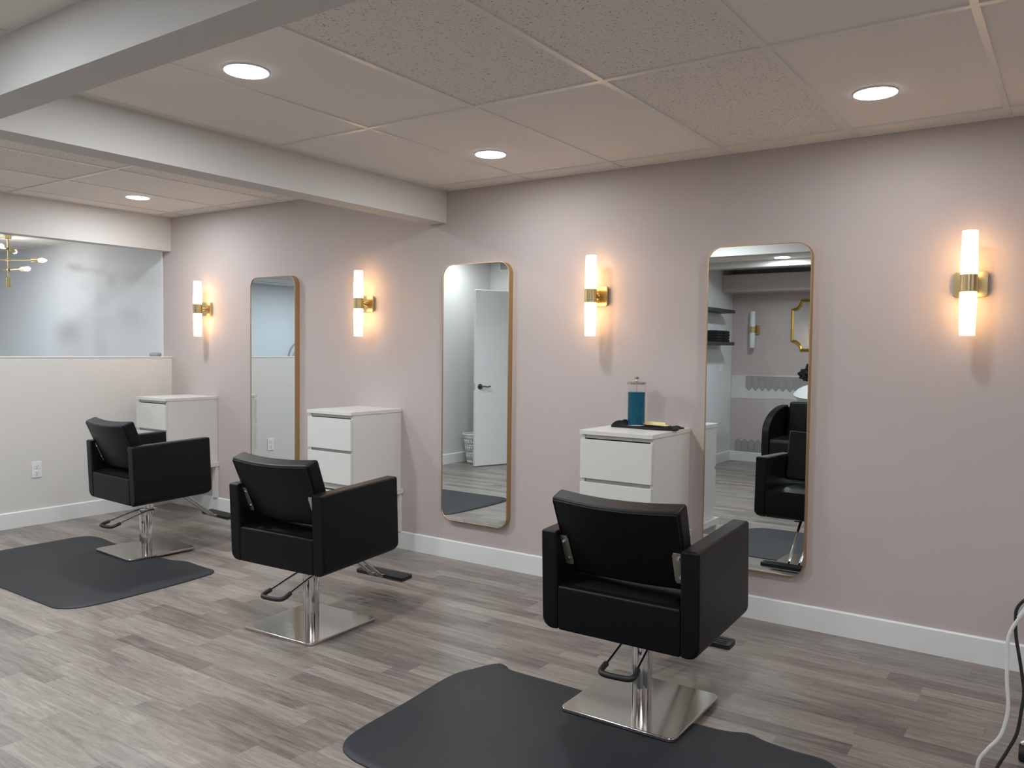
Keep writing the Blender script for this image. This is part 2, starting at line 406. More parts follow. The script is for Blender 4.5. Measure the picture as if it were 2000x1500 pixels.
def fill_panel(label, x, y, z, watt):  # panels added out of view as soft fill for walls and floor
    t = thing('ceiling_fill_panel', label, 'ceiling light', (x, y, z), 0, 'added ceiling fill panels')
    bm = BM()
    for b in ((-.30, .30, -.60, -.575), (-.30, .30, .575, .60), (-.30, -.275, -.575, .575), (.275, .30, -.575, .575)): box(bm, *b, -.006, .009)
    obj('panel_frame', bm, PLATEW, t, smooth=False)
    bm = BM(); box(bm, -.275, .275, -.575, .575, -.001, .008); obj('diffuser', bm, PANEL, t, smooth=False)
    l = bpy.data.lights.new('fill_panel_glow', 'AREA'); l.shape = 'RECTANGLE'; l.size = .55; l.size_y = 1.15; l.energy = watt; l.color = DOWN_C
    lo = bpy.data.objects.new('fill_panel_glow', l); COL.objects.link(lo); lo.location = (x, y, z-.008)
PANEL = emis('fill_panel_diffuser', DOWN_C, 3)
fill_panel('added square-edged fill panel in the near bay, right of the viewer', .6, -4.9, ZN, 24)
fill_panel('added square-edged fill panel over the right end of the station bay', 1.7, -1.9, ZM, 6)

# ------------------------------------------------------------ sconces
def sconce(label, x, y=0, z=1.657, lit=True, face=-1, proto={}):
    key = lit
    if key not in proto:
        t = thing('wall_sconce', label, 'wall lamp', (x, y, z), 0, 'brass wall sconces with two glass tubes' if lit else None)
        s = -1
        bm = BM(); prism(bm, rrect(.132, .110, .012, 5), lambda a, b, d: (a, d, b), 0, -.024); obj('back_plate', bm, BRASS, t, bevel=.002, seg=2)
        bm = BM(); cyl(bm, (0, -.02, 0), (0, -.075, 0), .011); cyl(bm, (0, -.024, 0), (0, -.036, 0), .02, .016); obj('stem', bm, BRASS, t)
        bm = BM(); lathe(bm, [(.030, -.037), (.0345, -.037), (.0345, .037), (.030, .037)], (0, -.092, 0), 48); cyl(bm, (0, -.092, -.02), (0, -.092, .02), .029); obj('centre_band', bm, BRASS, t)
        for q in (1, -1):
            bm = BM()
            pr = [(.0325, .036), (.0330, .07), (.0318, .13), (.0300, .2215), (.0275, .2235), (.0001, .2235)]
            lathe(bm, [(r, q*h) for r, h in pr], (0, -.092, 0), 40)
            obj('glass_shade', bm, OPAL if lit else OPAL_OFF, t, angle=60)
        proto[key] = t
        if face == 1: t.rotation_euler = (0, 0, math.pi)
    else:
        t = dup(proto[key], (x, y, z), 0, label)
    if lit:
        for q in (1, -1):
            l = bpy.data.lights.new('sconce_bulb', 'POINT'); l.energy = 3.2; l.color = SCONCE_C; l.shadow_soft_size = .015
            lo = bpy.data.objects.new('sconce_bulb', l); COL.objects.link(lo); lo.location = (x, y-.092, z+q*.085)
    return t
sconce('lit brass two-tube sconce at the far left, before the left mirror', -5.90)
sconce('lit brass two-tube sconce between the left and middle mirrors', -4.066)
sconce('lit brass two-tube sconce right of the middle mirror, above the blue jar', -2.252)
sconce('lit brass two-tube sconce at the far right of the pink wall', -.407)
sconce('unlit two-tube sconce on the rear wall, seen in the right mirror', -3.31, YR, 1.63, lit=False, face=1)

# ------------------------------------------------------------ tall mirrors
def tall_mirror(label, x, proto=[None]):
    if proto[0]:
        return dup(proto[0], (x, 0, 1.071), 0, label)
    t = thing('tall_mirror', label, 'mirror', (x, 0, 1.071), 0, 'tall gold-framed wall mirrors'); proto[0] = t
    W, H, D = .52, 1.632, .043
    o1, o2 = rrect(W, H, .075, 12), rrect(W-.007, H-.007, .0715, 12); n = len(o1)
    bm = BM()
    R = [[bm.verts.new((a, d, b)) for a, b in o] for o, d in ((o1, 0), (o1, -D), (o2, -D), (o2, -D+.006))]
    for A, B in zip(R, R[1:]):
        for i in range(n): bm.faces.new((A[i], A[(i+1) % n], B[(i+1) % n], B[i]))
    obj('mirror_frame', bm, GOLD, t, angle=40)
    bm = BM(); prism(bm, o2, lambda a, b, d: (a, d, b), -D+.010, -D+.004); obj('mirror_glass', bm, MIRROR, t, smooth=False)
    bm = BM(); prism(bm, rrect(W-.02, H-.02, .06, 6), lambda a, b, d: (a, d, b), -.001, -D+.011); obj('backing', bm, DARKS, t, smooth=False)
    return t
tall_mirror('left tall gold-framed mirror with rounded corners, reflecting the half wall', -5.034)
tall_mirror('middle tall gold-framed mirror, reflecting a white door', -3.103)
tall_mirror('right tall gold-framed mirror, reflecting the rear wall and a black chair', -1.334)

# ------------------------------------------------------------ chests
def chest(label, xr, proto=[None]):
    loc = (xr-.2, 0, 0)
    if proto[0]: return dup(proto[0], loc, 0, label)
    t = thing('drawer_chest', label, 'drawer unit', loc, 0, 'white wall-hung drawer chests'); proto[0] = t
    bm = BM(); z0, z1 = .412, .926
    for s in (-1, 1): box(bm, s*.200, s*.182, -.446, -.001, z0, z1)
    box(bm, -.182, .182, -.446, -.001, z0, z0+.018); box(bm, -.182, .182, -.02, -.001, z0, z1)
    box(bm, -.182, .182, -.44, -.06, z1-.02, z1)
    for zz in (.682, .463): box(bm, -.182, .182, -.436, -.40, zz-.02, zz+.03)
    obj('carcass', bm, LAM, t, smooth=False, bevel=.0008, seg=1)
    bm = BM(); box(bm, -.204, .204, -.468, -.001, z1, .948); obj('top_panel', bm, LAM, t, bevel=.0015, seg=2)
    for a, b in ((.703, .902), (.484, .683)):
        bm = BM(); box(bm, -.199, .199, -.466, -.4475, a, b)
        obj('drawer', bm, LAM, t, bevel=.0012, seg=2)
    bm = BM(); box(bm, -.222, .222, -.472, -.001, .376, .411); box(bm, -.215, .215, -.46, -.44, .31, .377); obj('base_shelf', bm, LAM, t, bevel=.0012, seg=1)
    for s in (-1, 1):
        bm = BM(); box(bm, s*.166, s*.212, -.03, -.001, .119, .3765); obj('support_post', bm, LAM, t, bevel=.001, seg=1)
    return t
chest('white two-drawer chest in the corner, beside the half wall', -5.77)
chest('white two-drawer chest between the left and middle mirrors', -3.75)
chest('white two-drawer chest under the jar, left of the right mirror', -1.69)

# ------------------------------------------------------------ salon chairs
TILT = .044
UP = []
def blk(bm, x0, x1, y0, y1, z0, z1, big=None, rad=.045, segs=6):
    """box with chosen edges rounded by a large radius; big(midpoint, direction)->bool"""
    b2 = BM(); box(b2, x0, x1, y0, y1, z0, z1)
    if big:
        es = []
        for e in b2.edges:
            d = (e.verts[1].co-e.verts[0].co); m = (e.verts[0].co+e.verts[1].co)/2
            ax = max(range(3), key=lambda i: abs(d[i]))
            if big(ax, m): es.append(e)
        bmesh.ops.bevel(b2, geom=es, offset=rad, segments=segs, profile=.5, affect='EDGES')
    me = bpy.data.meshes.new('tmp'); b2.to_mesh(me); b2.free(); bm.from_mesh(me); bpy.data.meshes.remove(me)
def make_chair(label, loc, rz, za):
    t = thing('salon_chair', label, 'chair', loc, rz, 'black square-armed styling chairs')
    # --- base (does not change with seat height)
    bm = BM(); prism(bm, rrect(.455, .455, .03, 8), lambda a, b, d: (a, b, d), 0, .014)
    obj('base_plate', bm, STEEL, t, bevel=.004, seg=3)
    bm = BM(); lathe(bm, [(.0385, .014), (.0385, .235), (.0365, .24), (.0365, .245)], n=48); obj('column', bm, CHROME, t)
    bm = BM(); lathe(bm, [(.041, .236), (.041, .262), (.036, .266), (.03, .266)], n=40)
    obj('column_collar', bm, CHROME, t)
    bm = BM(); P = [(-.046, .05, .262), (-.050, -.04, .258), (-.056, -.18, .226), (-.060, -.235, .213)]
    for s in (-1, 1): tube(bm, spline([(s*abs(p[0]), p[1], p[2]) for p in P], 4), .0052)
    box(bm, -.058, .058, .025, .045, .258, .278)
    ph = obj('pump_lever', bm, CHROME, t)
    ph.rotation_euler = (0, 0, .1)
    bm = BM(); tube(bm, spline([(-.059, -.215, .218), (-.062, -.25, .209), (-.050, -.274, .204), (0, -.279, .203), (.050, -.274, .204), (.062, -.25, .209), (.059, -.215, .218)], 5), .0105)
    obj('grip', bm, RUBBER, ph)
    # --- upper body, in a frame whose origin is the arm-top centre
    def up(name, bm, m, parent=None, **k):
        o = obj(name, bm, m, parent or t, **k)
        if parent is None:
            o.location = (0, .02, za); o.rotation_euler = (TILT, 0, 0); UP.append(name)
        return o
    bm = BM(); lathe(bm, [(.0285, -.47), (.0285, -.36), (.001, -.36)], (0, -.02, 0), 40); up('piston', bm, CHROME)
    bm = BM(); box(bm, -.10, .10, -.12, .10, -.385, -.362); box(bm, -.075, -.045, .10, .20, -.385, -.366); box(bm, .045, .075, .10, .20, -.385, -.366); up('seat_bracket', bm, RUBBER, bevel=.002, seg=1)
    W, D, H, A = .3095, .26, .374, .068
    for s in (-1, 1):
        bm = BM()
        def big(ax, m, s=s):
            if ax == 1: return m.x*s > .28 and m.z < -.3               # outer bottom edge
            if ax == 0: return m.z < -.3 and m.y > 0                   # bottom front
            return False
        blk(bm, min(s*W, s*(W-A)), max(s*W, s*(W-A)), -D, D, -H, 0, big, .042)
        up('armrest', bm, LEATHER, bevel=.011, seg=4)
        bm = BM()
        for yy in (-D-.0005, D+.0005):
            tube(bm, [(s*(W-.010), yy*.985, -.02-.0), (s*(W-.010), yy*.985, -.30)], .0012, 6)
        bm.free()
    bm = BM(); x = W-A+.001
    blk(bm, -x, x, -D+.0005, D-.001, -H+.0005, -.205, lambda ax, m: ax == 0 and m.z < -.3 and m.y > 0, .042)
    up('seat_base', bm, LEATHER, bevel=.010, seg=4)
    # cushion: slightly crowned
    bm = BM(); n = 12
    g = [[None]*(n+1) for _ in range(n+1)]; gb = [[None]*(n+1) for _ in range(n+1)]
    for i in range(n+1):
        for j in range(n+1):
            a, b = i/n*2-1, j/n*2-1
            X, Y = a*(x-.002), b*.246+.012
            e = max(abs(a), abs(b)); k = (1-a**4)*(1-b**4)
            g[i][j] = bm.verts.new((X, Y, -.203+.024*k**.35)); gb[i][j] = bm.verts.new((X, Y, -.24))
    for i in range(n):
        for j in range(n):
            bm.faces.new((g[i][j], g[i+1][j], g[i+1][j+1], g[i][j+1])); bm.faces.new((gb[i][j+1], gb[i+1][j+1], gb[i+1][j], gb[i][j]))
    for i in range(n):
        bm.faces.new((g[i][0], gb[i][0], gb[i+1][0], g[i+1][0])); bm.faces.new((g[i+1][n], gb[i+1][n], gb[i][n], g[i][n]))
        bm.faces.new((g[0][i+1], gb[0][i+1], gb[0][i], g[0][i])); bm.faces.new((g[n][i], gb[n][i], gb[n][i+1], g[n][i+1]))
    up('seat_cushion', bm, LEATHER, angle=60)
    # backrest: curved slab leaning backwards
    bm = BM(); nx, nz, T = 14, 8, .075
    def bp(a, c, q):           # a -1..1 across, c 0..1 up, q 0 rear 1 front
        hw = .238+.012*c
        z = -.165+.288*c
        y = -.200-.110*c + q*T
        curve = .024*(a*a)     # ends wrap forwards
        y += curve
        z += .022*q*c
        return Vector((a*hw, y, z + .010*(a*a)*c))
    F = {}
    for q in (0, 1):
        for i in range(nx+1):
            for k in range(nz+1): F[q, i, k] = bm.verts.new(bp(i/nx*2-1, k/nz, q))
    for i in range(nx):
        for k in range(nz):
            bm.faces.new((F[0, i, k], F[0, i+1, k], F[0, i+1, k+1], F[0, i, k+1])); bm.faces.new((F[1, i, k+1], F[1, i+1, k+1], F[1, i+1, k], F[1, i, k]))
        bm.faces.new((F[0, i, nz], F[0, i+1, nz], F[1, i+1, nz], F[1, i, nz])); bm.faces.new((F[0, i+1, 0], F[0, i, 0], F[1, i, 0], F[1, i+1, 0]))
    for k in range(nz):
        bm.faces.new((F[0, 0, k], F[0, 0, k+1], F[1, 0, k+1], F[1, 0, k])); bm.faces.new((F[0, nx, k+1], F[0, nx, k], F[1, nx, k], F[1, nx, k+1]))
    back = up('backrest', bm, LEATHER, bevel=.014, seg=4)
    loop = [bp(-.97, .03, 0), bp(-.975, .5, 0), bp(-.965, .965, 0)] + [bp(a/8, .972, 0) for a in range(-7, 8)] + [bp(.965, .965, 0), bp(.975, .5, 0), bp(.97, .03, 0)]
    bm = BM(); tube(bm, [p+Vector((0, -.0005, 0)) for p in loop], .0018, 6); pp = obj('piping', bm, PIPE, back)
    for s in (-1, 1):          # side brackets with bolts
        bm = BM()
        A_ = [(.86, .10), (1.085, .08), (1.095, .48), (.86, .50), (.84, .46), (.84, .14)]
        def fb(a, c, d, s=s): return bp(s*min(a, 1), c, 0) + Vector((s*max(0, a-1)*.232, -.003-d + max(0, a-.98)*.232*.35, 0))
        prism(bm, A_, fb, .0, .003)
        br = up('back_bracket', bm, NICKEL, bevel=.0008, seg=1)
        for bz in (.18, .42):
            bm = BM(); c = Vector(fb(.93, bz, .003)); cyl(bm, c, c+Vector((0, -.005, 0)), .0065, .005, 16)
            obj('bolt', bm, CHROME, br)
    # footrest
    bm = BM()
    for s in (-1, 1):
        tube(bm, spline([(s*.040, .14, -.372), (s*.040, .20, -.395), (s*.032, .40, -.568), (s*.030, .43, -.592), (s*.030, .50, -.612)], 5), .0085)
    tube(bm, [(-.036, .455, -.602), (.036, .455, -.602)], .006)
    fr = up('footrest', bm, CHROME)
    bm = BM(); prism(bm, rrect(.335, .085, .014, 5), lambda a, b, d: (a, b, d), -.612, -.592)
    for yy in (-.022, 0, .022): box(bm, -.15, .15, yy-.005, yy+.005, -.5925, -.589)
    for v in bm.verts: v.co.y += .492
    obj('footrest_pad', bm, RUBBER, fr, bevel=.003, seg=2)
    bm = BM(); prism(bm, rrect(.325, .075, .012, 5), lambda a, b, d: (a, b+.492, d), -.619, -.611)
    obj('footrest_plate', bm, CHROME, fr)
    return t
ZA = .684
ch = make_chair('right black salon chair with square arms, nearest the viewer', (-1.330, -1.288, .012), .013, ZA)
def chair_copy(label, loc, rz, za):
    c = dup(ch, loc, rz, label)
    for o in list(COL.objects):
        if o.parent == c and o.name.split('.')[0] in UP: o.location.z = za
chair_copy('middle black salon chair with square arms, before the middle chest', (-3.05, -1.400, 0), .052, .709)
chair_copy('left black salon chair with square arms, furthest away', (-5.01, -1.085, .012), -.062, .733)

# ------------------------------------------------------------ floor mats
def mat_obj(label, pts, h=.0115):
    out = []
    n = len(pts)
    P = [Vector((*p, 0)) for p in pts]
    for i in range(n):
        a, b, c, d = P[i-1], P[i], P[(i+1) % n], P[(i+2) % n]
        for j in range(5):
            t = j/5; out.append(.5*((2*b)+(c-a)*t+(2*a-5*b+4*c-d)*t*t+(3*b-a-3*c+d)*t**3))
    bm = BM()
    cx = sum(p.x for p in out)/len(out); cy = sum(p.y for p in out)/len(out)
    def inset(d):
        r = []
        m = len(out)
        for i in range(m):
            tg = (out[(i+1) % m]-out[i-1]).normalized(); nn = Vector((-tg.y, tg.x, 0))
            r.append(out[i]+nn*d)
        return r
    rings = [[(p.x, p.y, z) for p in inset(d)] for d, z in ((0, .0), (0, .004), (.006, .0085), (.028, h))]
    R = [[bm.verts.new(q) for q in r] for r in rings]; m = len(out)
    for A, B in zip(R, R[1:]):
        for i in range(m): bm.faces.new((A[i], A[(i+1) % m], B[(i+1) % m], B[i]))
    bm.faces.new(R[-1]); bm.faces.new(R[0][::-1])
    bmesh.ops.triangulate(bm, faces=[f for f in bm.faces if len(f.verts) > 4])
    o = obj('floor_mat', bm, MAT_M, None, angle=50)
    tag(o, label, 'mat', 'charcoal anti-fatigue floor mats')
# counter-clockwise outlines
mat_obj('charcoal anti-fatigue mat under the right chair, at the bottom edge',
        [(-1.80, -2.225), (-1.3, -2.22), (-.8, -2.22), (-.62, -2.20), (-.545, -2.12), (-.53, -1.9), (-.535, -1.6), (-.56, -1.42), (-.60, -1.34), (-.66, -1.30), (-.75, -1.30),
         (-.848, -1.290), (-.92, -1.267), (-.985, -1.292), (-1.08, -1.306), (-1.35, -1.305), (-1.671, -1.298), (-1.85, -1.30), (-1.93, -1.296), (-1.965, -1.275),
         (-2.005, -1.268), (-2.036, -1.31), (-2.062, -1.38), (-2.088, -1.45), (-2.094, -1.55), (-2.080, -1.70), (-2.068, -1.85), (-2.056, -2.05), (-2.03, -2.145), (-1.96, -2.205)])
mat_obj('charcoal anti-fatigue mat under the left chair', 
        [(-5.50, -2.02), (-4.9, -2.02), (-4.42, -2.025), (-4.27, -2.02), (-4.195, -1.96), (-4.165, -1.86), (-4.156, -1.70), (-4.165, -1.4), (-4.185, -1.22), (-4.20, -1.15), (-4.25, -1.105), (-4.33, -1.10),
         (-4.43, -1.095), (-4.54, -1.085), (-4.62, -1.11), (-4.70, -1.128), (-5.0, -1.125), (-5.27, -1.11), (-5.45, -1.09), (-5.55, -1.075), (-5.66, -1.08), (-5.72, -1.12), (-5.74, -1.20),
         (-5.745, -1.5), (-5.745, -1.8), (-5.74, -1.94), (-5.68, -2.01)])

# ------------------------------------------------------------ things on the chest
ZT = .948
def towel(name, label, pts, ry, h, z):
    pass
# black tool mat, rumpled cloth
bm = BM(); nx, ny = 30, 12
def cz(a, b):
    s = .004 + .003*math.sin(a*9+b*3) + .002*math.sin(b*11)
    s += .020*math.exp(-((a-.06)/.045)**2) + .012*math.exp(-((a-.90)/.05)**2)*(1-.4*b) + .006*math.exp(-((b-.95)/.08)**2)
    return max(s, .003)
top, bot = [], []
for i in range(nx+1):
    for j in range(ny+1):
        a, b = i/nx, j/ny
        X = -2.035+.335*a+.006*math.sin(b*7); Y = -.235+.165*b+.008*math.sin(a*8)
        X += .02*(1-b)*(a-.0)
        top.append(bm.verts.new((X, Y, ZT+.0015+cz(a, b)*1.25))); bot.append(bm.verts.new((X, Y, ZT+.0005)))
ix = lambda i, j: i*(ny+1)+j
for i in range(nx):
    for j in range(ny):
        bm.faces.new((top[ix(i, j)], top[ix(i+1, j)], top[ix(i+1, j+1)], top[ix(i, j+1)])); bm.faces.new((bot[ix(i, j+1)], bot[ix(i+1, j+1)], bot[ix(i+1, j)], bot[ix(i, j)]))
for i in range(nx):
    for j in (0, ny): bm.faces.new((top[ix(i, j)], bot[ix(i, j)], bot[ix(i+1, j)], top[ix(i+1, j)]))
for j in range(ny):
    for i in (0, nx): bm.faces.new((top[ix(i, j)], bot[ix(i, j)], bot[ix(i, j+1)], top[ix(i, j+1)]))
tag(obj('folded_towel', bm, CLOTHB, None), 'black folded cloth on the right chest under the jar', 'towel')
# jar
JX, JY, JZ = -1.932, -.150, ZT+.010
t = thing('disinfectant_jar', 'glass jar of blue disinfectant with a chrome lid on the chest', 'jar', (JX, JY, JZ))
bm = BM(); lathe(bm, [(.001, 0), (.046, 0), (.048, .002), (.048, .218), (.0455, .218), (.0455, .005), (.001, .005)], n=48); obj('glass_body', bm, GLASS, t)
bm = BM(); lathe(bm, [(.001, .0053), (.0452, .0053), (.0452, .178), (.001, .178)], n=48); obj('blue_liquid', bm, LIQ, t)
bm = BM(); lathe(bm, [(.001, .030), (.040, .030), (.040, .042), (.001, .042)], n=32); cyl(bm, (0, 0, .04), (0, 0, .225), .0022, n=10); obj('comb_basket', bm, CHROME, t)
bm = BM(); lathe(bm, [(.001, .2185), (.051, .2185), (.051, .230), (.03, .233), (.007, .235), (.005, .244), (.012, .250), (.012, .258), (.001, .260)], n=48); obj('lid', bm, STEEL, t)
# comb in paper
bm = BM()
bm_pts = [(-.075, -.012), (.065, -.020), (.085, -.010), (.085, .006), (-.075, .016)]
prism(bm, bm_pts, lambda a, b, d: (a, b, d), 0, .004); box(bm, -.07, .055, .010, .014, 0, .016)
o = obj('cutting_comb', bm, COMB, None, bevel=.001, seg=1); o.location = (-1.815, -.160, ZT+.019); o.rotation_euler = (0, .0, -.15)
tag(o, 'cream plastic comb lying on the black cloth beside the jar', 'comb')

# ------------------------------------------------------------ outlet, speaker
t = thing('wall_outlet', 'white double outlet low on the half wall', 'outlet', (XK, -1.117, .415))
bm = BM(); prism(bm, rrect(.072, .118, .006, 4), lambda a, b, d: (d, a, b), 0, .006); obj('cover_plate', bm, PLATEW, t, bevel=.0015, seg=2)
for s in (-1, 1):
    bm = BM(); prism(bm, rrect(.034, .036, .012, 5), lambda a, b, d: (d, a, b+s*.0235), .006, .0085); f = obj('socket', bm, PLATEW, t, smooth=False)
    bm = BM()
    for q in (-1, 1): box(bm, .008, .0089, q*.007-.0012, q*.007+.0012, s*.0235-.002, s*.0235+.008)
    cyl(bm, (.008, 0, s*.0235-.009), (.0089, 0, s*.0235-.009), .003, n=12)
    obj('slot', bm, DARKS, f, smooth=False)
bm = BM(); lathe(bm, [(.001, 0), (.042, 0), (.048, .008), (.049, .018), (.044, .028), (.03, .032), (.001, .033)], n=40)
o = obj('smart_speaker', bm, GREYP, None); o.location = (-6.47, -.115, 1.264); tag(o, 'small round grey puck on top of the half wall', 'speaker')

# ------------------------------------------------------------ chandelier in the next room
CX, CY = -8.0, -.603
t = thing('brass_chandelier', 'brass chandelier with bare lit bulbs in the next room', 'chandelier', (CX, CY, 1.87))
bm = BM(); cyl(bm, (0, 0, 0), (0, 0, ZO-1.872), .008); cyl(bm, (0, 0, ZO-1.90), (0, 0, ZO-1.872), .03, n=32); obj('stem', bm, BRASS, t)
bm = BM(); cyl(bm, (0, 0, 0), (0, 0, .085), .022); obj('finial', bm, BRASS, t)
# (height, direction angle, length)
ra = math.atan2(math.sin(YAW), math.cos(YAW))
for z, a, L in ((.245, ra, .30), (.245, ra+math.pi, .30), (.155, ra-.50, .285), (.155, ra-.50+math.pi, .285), (.345, ra-1.25, .22), (.345, ra-1.25+math.pi, .22)):
    d = Vector((math.cos(a), math.sin(a), 0)); o0 = Vector((0, 0, z))
    bm = BM(); cyl(bm, o0, o0+d*(L-.07), .0045, n=12); cyl(bm, o0-d*.015, o0+d*.015, .013, n=16); am = obj('arm', bm, BRASS, t)
    bm = BM(); cyl(bm, o0+d*(L-.085), o0+d*(L-.02), .0185, n=24); obj('socket', bm, BRASS, am)
    bm = BM()
    pr = [(.012, 0), (.017, .012), (.020, .026), (.017, .046), (.008, .066), (.001, .074)]
    lathe(bm, pr, n=20); M4 = Matrix.Translation(o0+d*(L-.022)) @ Vector((0, 0, 1)).rotation_difference(d).to_matrix().to_4x4()
    bmesh.ops.transform(bm, matrix=M4, verts=bm.verts); obj('bulb', bm, BULB, am)
l = bpy.data.lights.new('chandelier_glow', 'POINT'); l.energy = 3; l.color = (1, .95, .9); l.shadow_soft_size = .25
lo = bpy.data.objects.new('chandelier_glow', l); COL.objects.link(lo); lo.location = (CX, CY, 2.02)
# round wall sign in the next room (only its upper left shows in the left mirror)
t = thing('round_wall_decoration', 'thin grey ring with a rose disc, seen at the edge of the left mirror', 'wall decoration', (-10.575, -5.12, 1.15))
bm = BM(); tube(bm, [(.012, .33*math.cos(2*math.pi*i/48), .33*math.sin(2*math.pi*i/48)) for i in range(48)], .012, 8, closed=True); obj('ring', bm, GREYP, t)
bm = BM(); cyl(bm, (0, -.02, -.02), (.012, -.02, -.02), .27, n=48); obj('rose_disc', bm, ROSE, t)

# ------------------------------------------------------------ ajar door and basket (middle mirror)
HX, HY = -5.40, -4.215
ang = math.atan2(-3.42-HY, -5.700-HX)
t = tag(thing('door_1', 'white flush door standing ajar, seen in the middle mirror', 'door', (HX, HY, 0), ang), kind='structure')
LW = math.hypot(-3.42-HY, -5.700-HX)
bm = BM(); box(bm, 0, LW, -.018, .018, .010, 2.035); obj('door_leaf', bm, TRIM, t, bevel=.002, seg=1)
for s in (-1, 1):
    bm = BM(); cyl(bm, (LW-.065, s*.018, .925), (LW-.065, s*.028, .925), .033, .029, 32); cyl(bm, (LW-.065, s*.028, .925), (LW-.065, s*.06, .925), .011, n=16)
    tube(bm, spline([(LW-.065, s*.055, .925), (LW-.10, s*.06, .930), (LW-.14, s*.058, .922), (LW-.185, s*.056, .930)], 5), .008)
    obj('door_handle', bm, BRONZE, t)
bm = BM(); box(bm, LW-.001, LW+.0015, -.012, .012, .89, .96); obj('latch_plate', bm, CHROME, t)
bm = BM()
for x0, x1, z0, z1 in ((-5.50, -5.43, 0, 2.13), (-4.58, -4.51, 0, 2.13), (-5.43, -4.58, 2.06, 2.13)): box(bm, x0, x1, -4.25, -4.238, z0, z1)
struct('trim_7', bm, TRIM, 'white casing round the doorway in the middle mirror')

t = thing('laundry_basket', 'white slatted laundry basket behind the ajar door, in the middle mirror', 'basket', (-5.875, -3.72, 0))
bm = BM(); n = 28
for i in range(n):           # perforated wall: slats between rings
    a0 = 2*math.pi*i/n; a1 = a0+2*math.pi/n*.55
    for z0, z1 in ((.04, .115), (.135, .21), (.23, .29)):
        r0, r1 = .125+.045*z0/.34, .125+.045*z1/.34
        q = [bm.verts.new((r*math.cos(a), r*math.sin(a), z)) for r, a, z in ((r0, a0, z0), (r0, a1, z0), (r1, a1, z1), (r1, a0, z1))]; bm.faces.new(q)
for z0, z1 in ((0, .042), (.113, .137), (.208, .232), (.288, .345)):
    r0, r1 = .125+.045*z0/.34, .125+.045*z1/.34
    lathe(bm, [(r0, z0), (r1, z1)], n=n, caps=False)
lathe(bm, [(.001, .002), (.124, .002)], n=n, caps=False)
bm.normal_update()
o = obj('basket_body', bm, BASKET, t); md = o.modifiers.new('thick', 'SOLIDIFY'); md.thickness = .002
bm = BM(); tube(bm, [(.173*math.cos(2*math.pi*i/40), .173*math.sin(2*math.pi*i/40), .347) for i in range(40)], .008, 8, closed=True); obj('rim', bm, BASKET, t)

# wall vent above the door
t = thing('wall_vent', 'grey slatted vent high above the door, at the top of the middle mirror', 'vent', (-5.79, -4.25, 2.385))
bm = BM()
for b in ((-.17, .17, .045, .06), (-.17, .17, -.06, -.045), (-.17, -.155, -.045, .045), (.155, .17, -.045, .045)): box(bm, b[0], b[1], 0, .010, b[2], b[3])
obj('vent_frame', bm, PLATEW, t, smooth=False)
bm = BM()
for i in range(6): box(bm, -.155, .155, .002, .006, -.042+i*.015, -.034+i*.015)
obj('slats', bm, GREYP, t, smooth=False)

# ------------------------------------------------------------ rear wall (right mirror)
for i, (z, lab) in enumerate(((1.832, 'upper dark floating shelf seen in the right mirror'), (1.452, 'lower dark floating shelf holding black towels, in the right mirror'))):
    bm = BM(); box(bm, XS, XS+.2, -5.50, -4.55, z-.019, z+.019)
    tag(obj('floating_shelf', bm, SHELFM, None, bevel=.002, seg=1), lab, 'shelf', 'dark floating shelves')
k = 0
for c, lab in ((-5.33, 'black towels folded in the stack at the free end of the lower shelf'), (-5.10, 'black towels folded in the stack further along the lower shelf')):
    for j in range(4):
        bm = BM(); w_ = .094+random.uniform(-.006, .004)
        blk(bm, XS+.01, XS+.17, c-w_, c+w_, 1.4715+j*.033, 1.4715+j*.033+.0325, lambda ax, m: ax == 1 and m.x > XS+.1, .0155, 4)
        tag(obj('folded_black_towel', bm, CLOTHB, None, bevel=.005, seg=2), lab, 'towel', 'black towels stacked at the shelf end' if c < -5.2 else 'black towels stacked further along the shelf')
t = thing('light_switch', 'white light switch below the dark shelves', 'switch', (XS, -5.62, 1.17))
bm = BM(); prism(bm, rrect(.07, .115, .006, 4), lambda a, b, d: (d, a, b), 0, .006); obj('cover_plate', bm, PLATEW, t, smooth=False)
bm = BM(); box(bm, .006, .010, -.016, .016, -.032, .032); obj('rocker', bm, PLATEW, t, smooth=False)

# torn wall patch and picket tiles
bm = BM()
top_e = [(-3.585, 1.062), (-3.40, 1.075), (-3.1, 1.068), (-2.9, 1.085), (-2.7, 1.072), (-2.3, 1.080), (-1.2, 1.07)]
bot_e = [(-1.2, .79), (-2.3, .80), (-2.7, .785), (-3.0, .795), (-3.25, .782), (-3.46, .785), (-3.595, .78)]
prism(bm, top_e+bot_e, lambda a, b, d: (a, YR+d, b), .0004, .003)
tag(obj('torn_plaster_patch', bm, PLASTER, None, smooth=False), 'torn white plaster strip on the rear pink wall, in the right mirror', 'wall patch')
def pickets(name, label, x0, n, zflat, zedge, ztip, w=.083):
    bm = BM()
    for i in range(n):
        a = x0+i*w; g = .002
        prism(bm, [(a+g, zflat), (a+w-g, zflat), (a+w-g, zedge), (a+w/2, ztip), (a+g, zedge)], lambda p, q, d: (p, YR+d, q), .003, .010)
    tag(obj(name, bm, TILE, None, smooth=False, bevel=.0015, seg=1), label, 'wall tiles')
pickets('picket_tile_row', 'row of grey picket tiles pointing down on the torn plaster, in the right mirror', -3.41, 14, 1.062, .925, .88)
pickets('picket_tile_row', 'low row of grey picket tiles pointing up above the rear baseboard', -3.53, 9, .119, .245, .285)

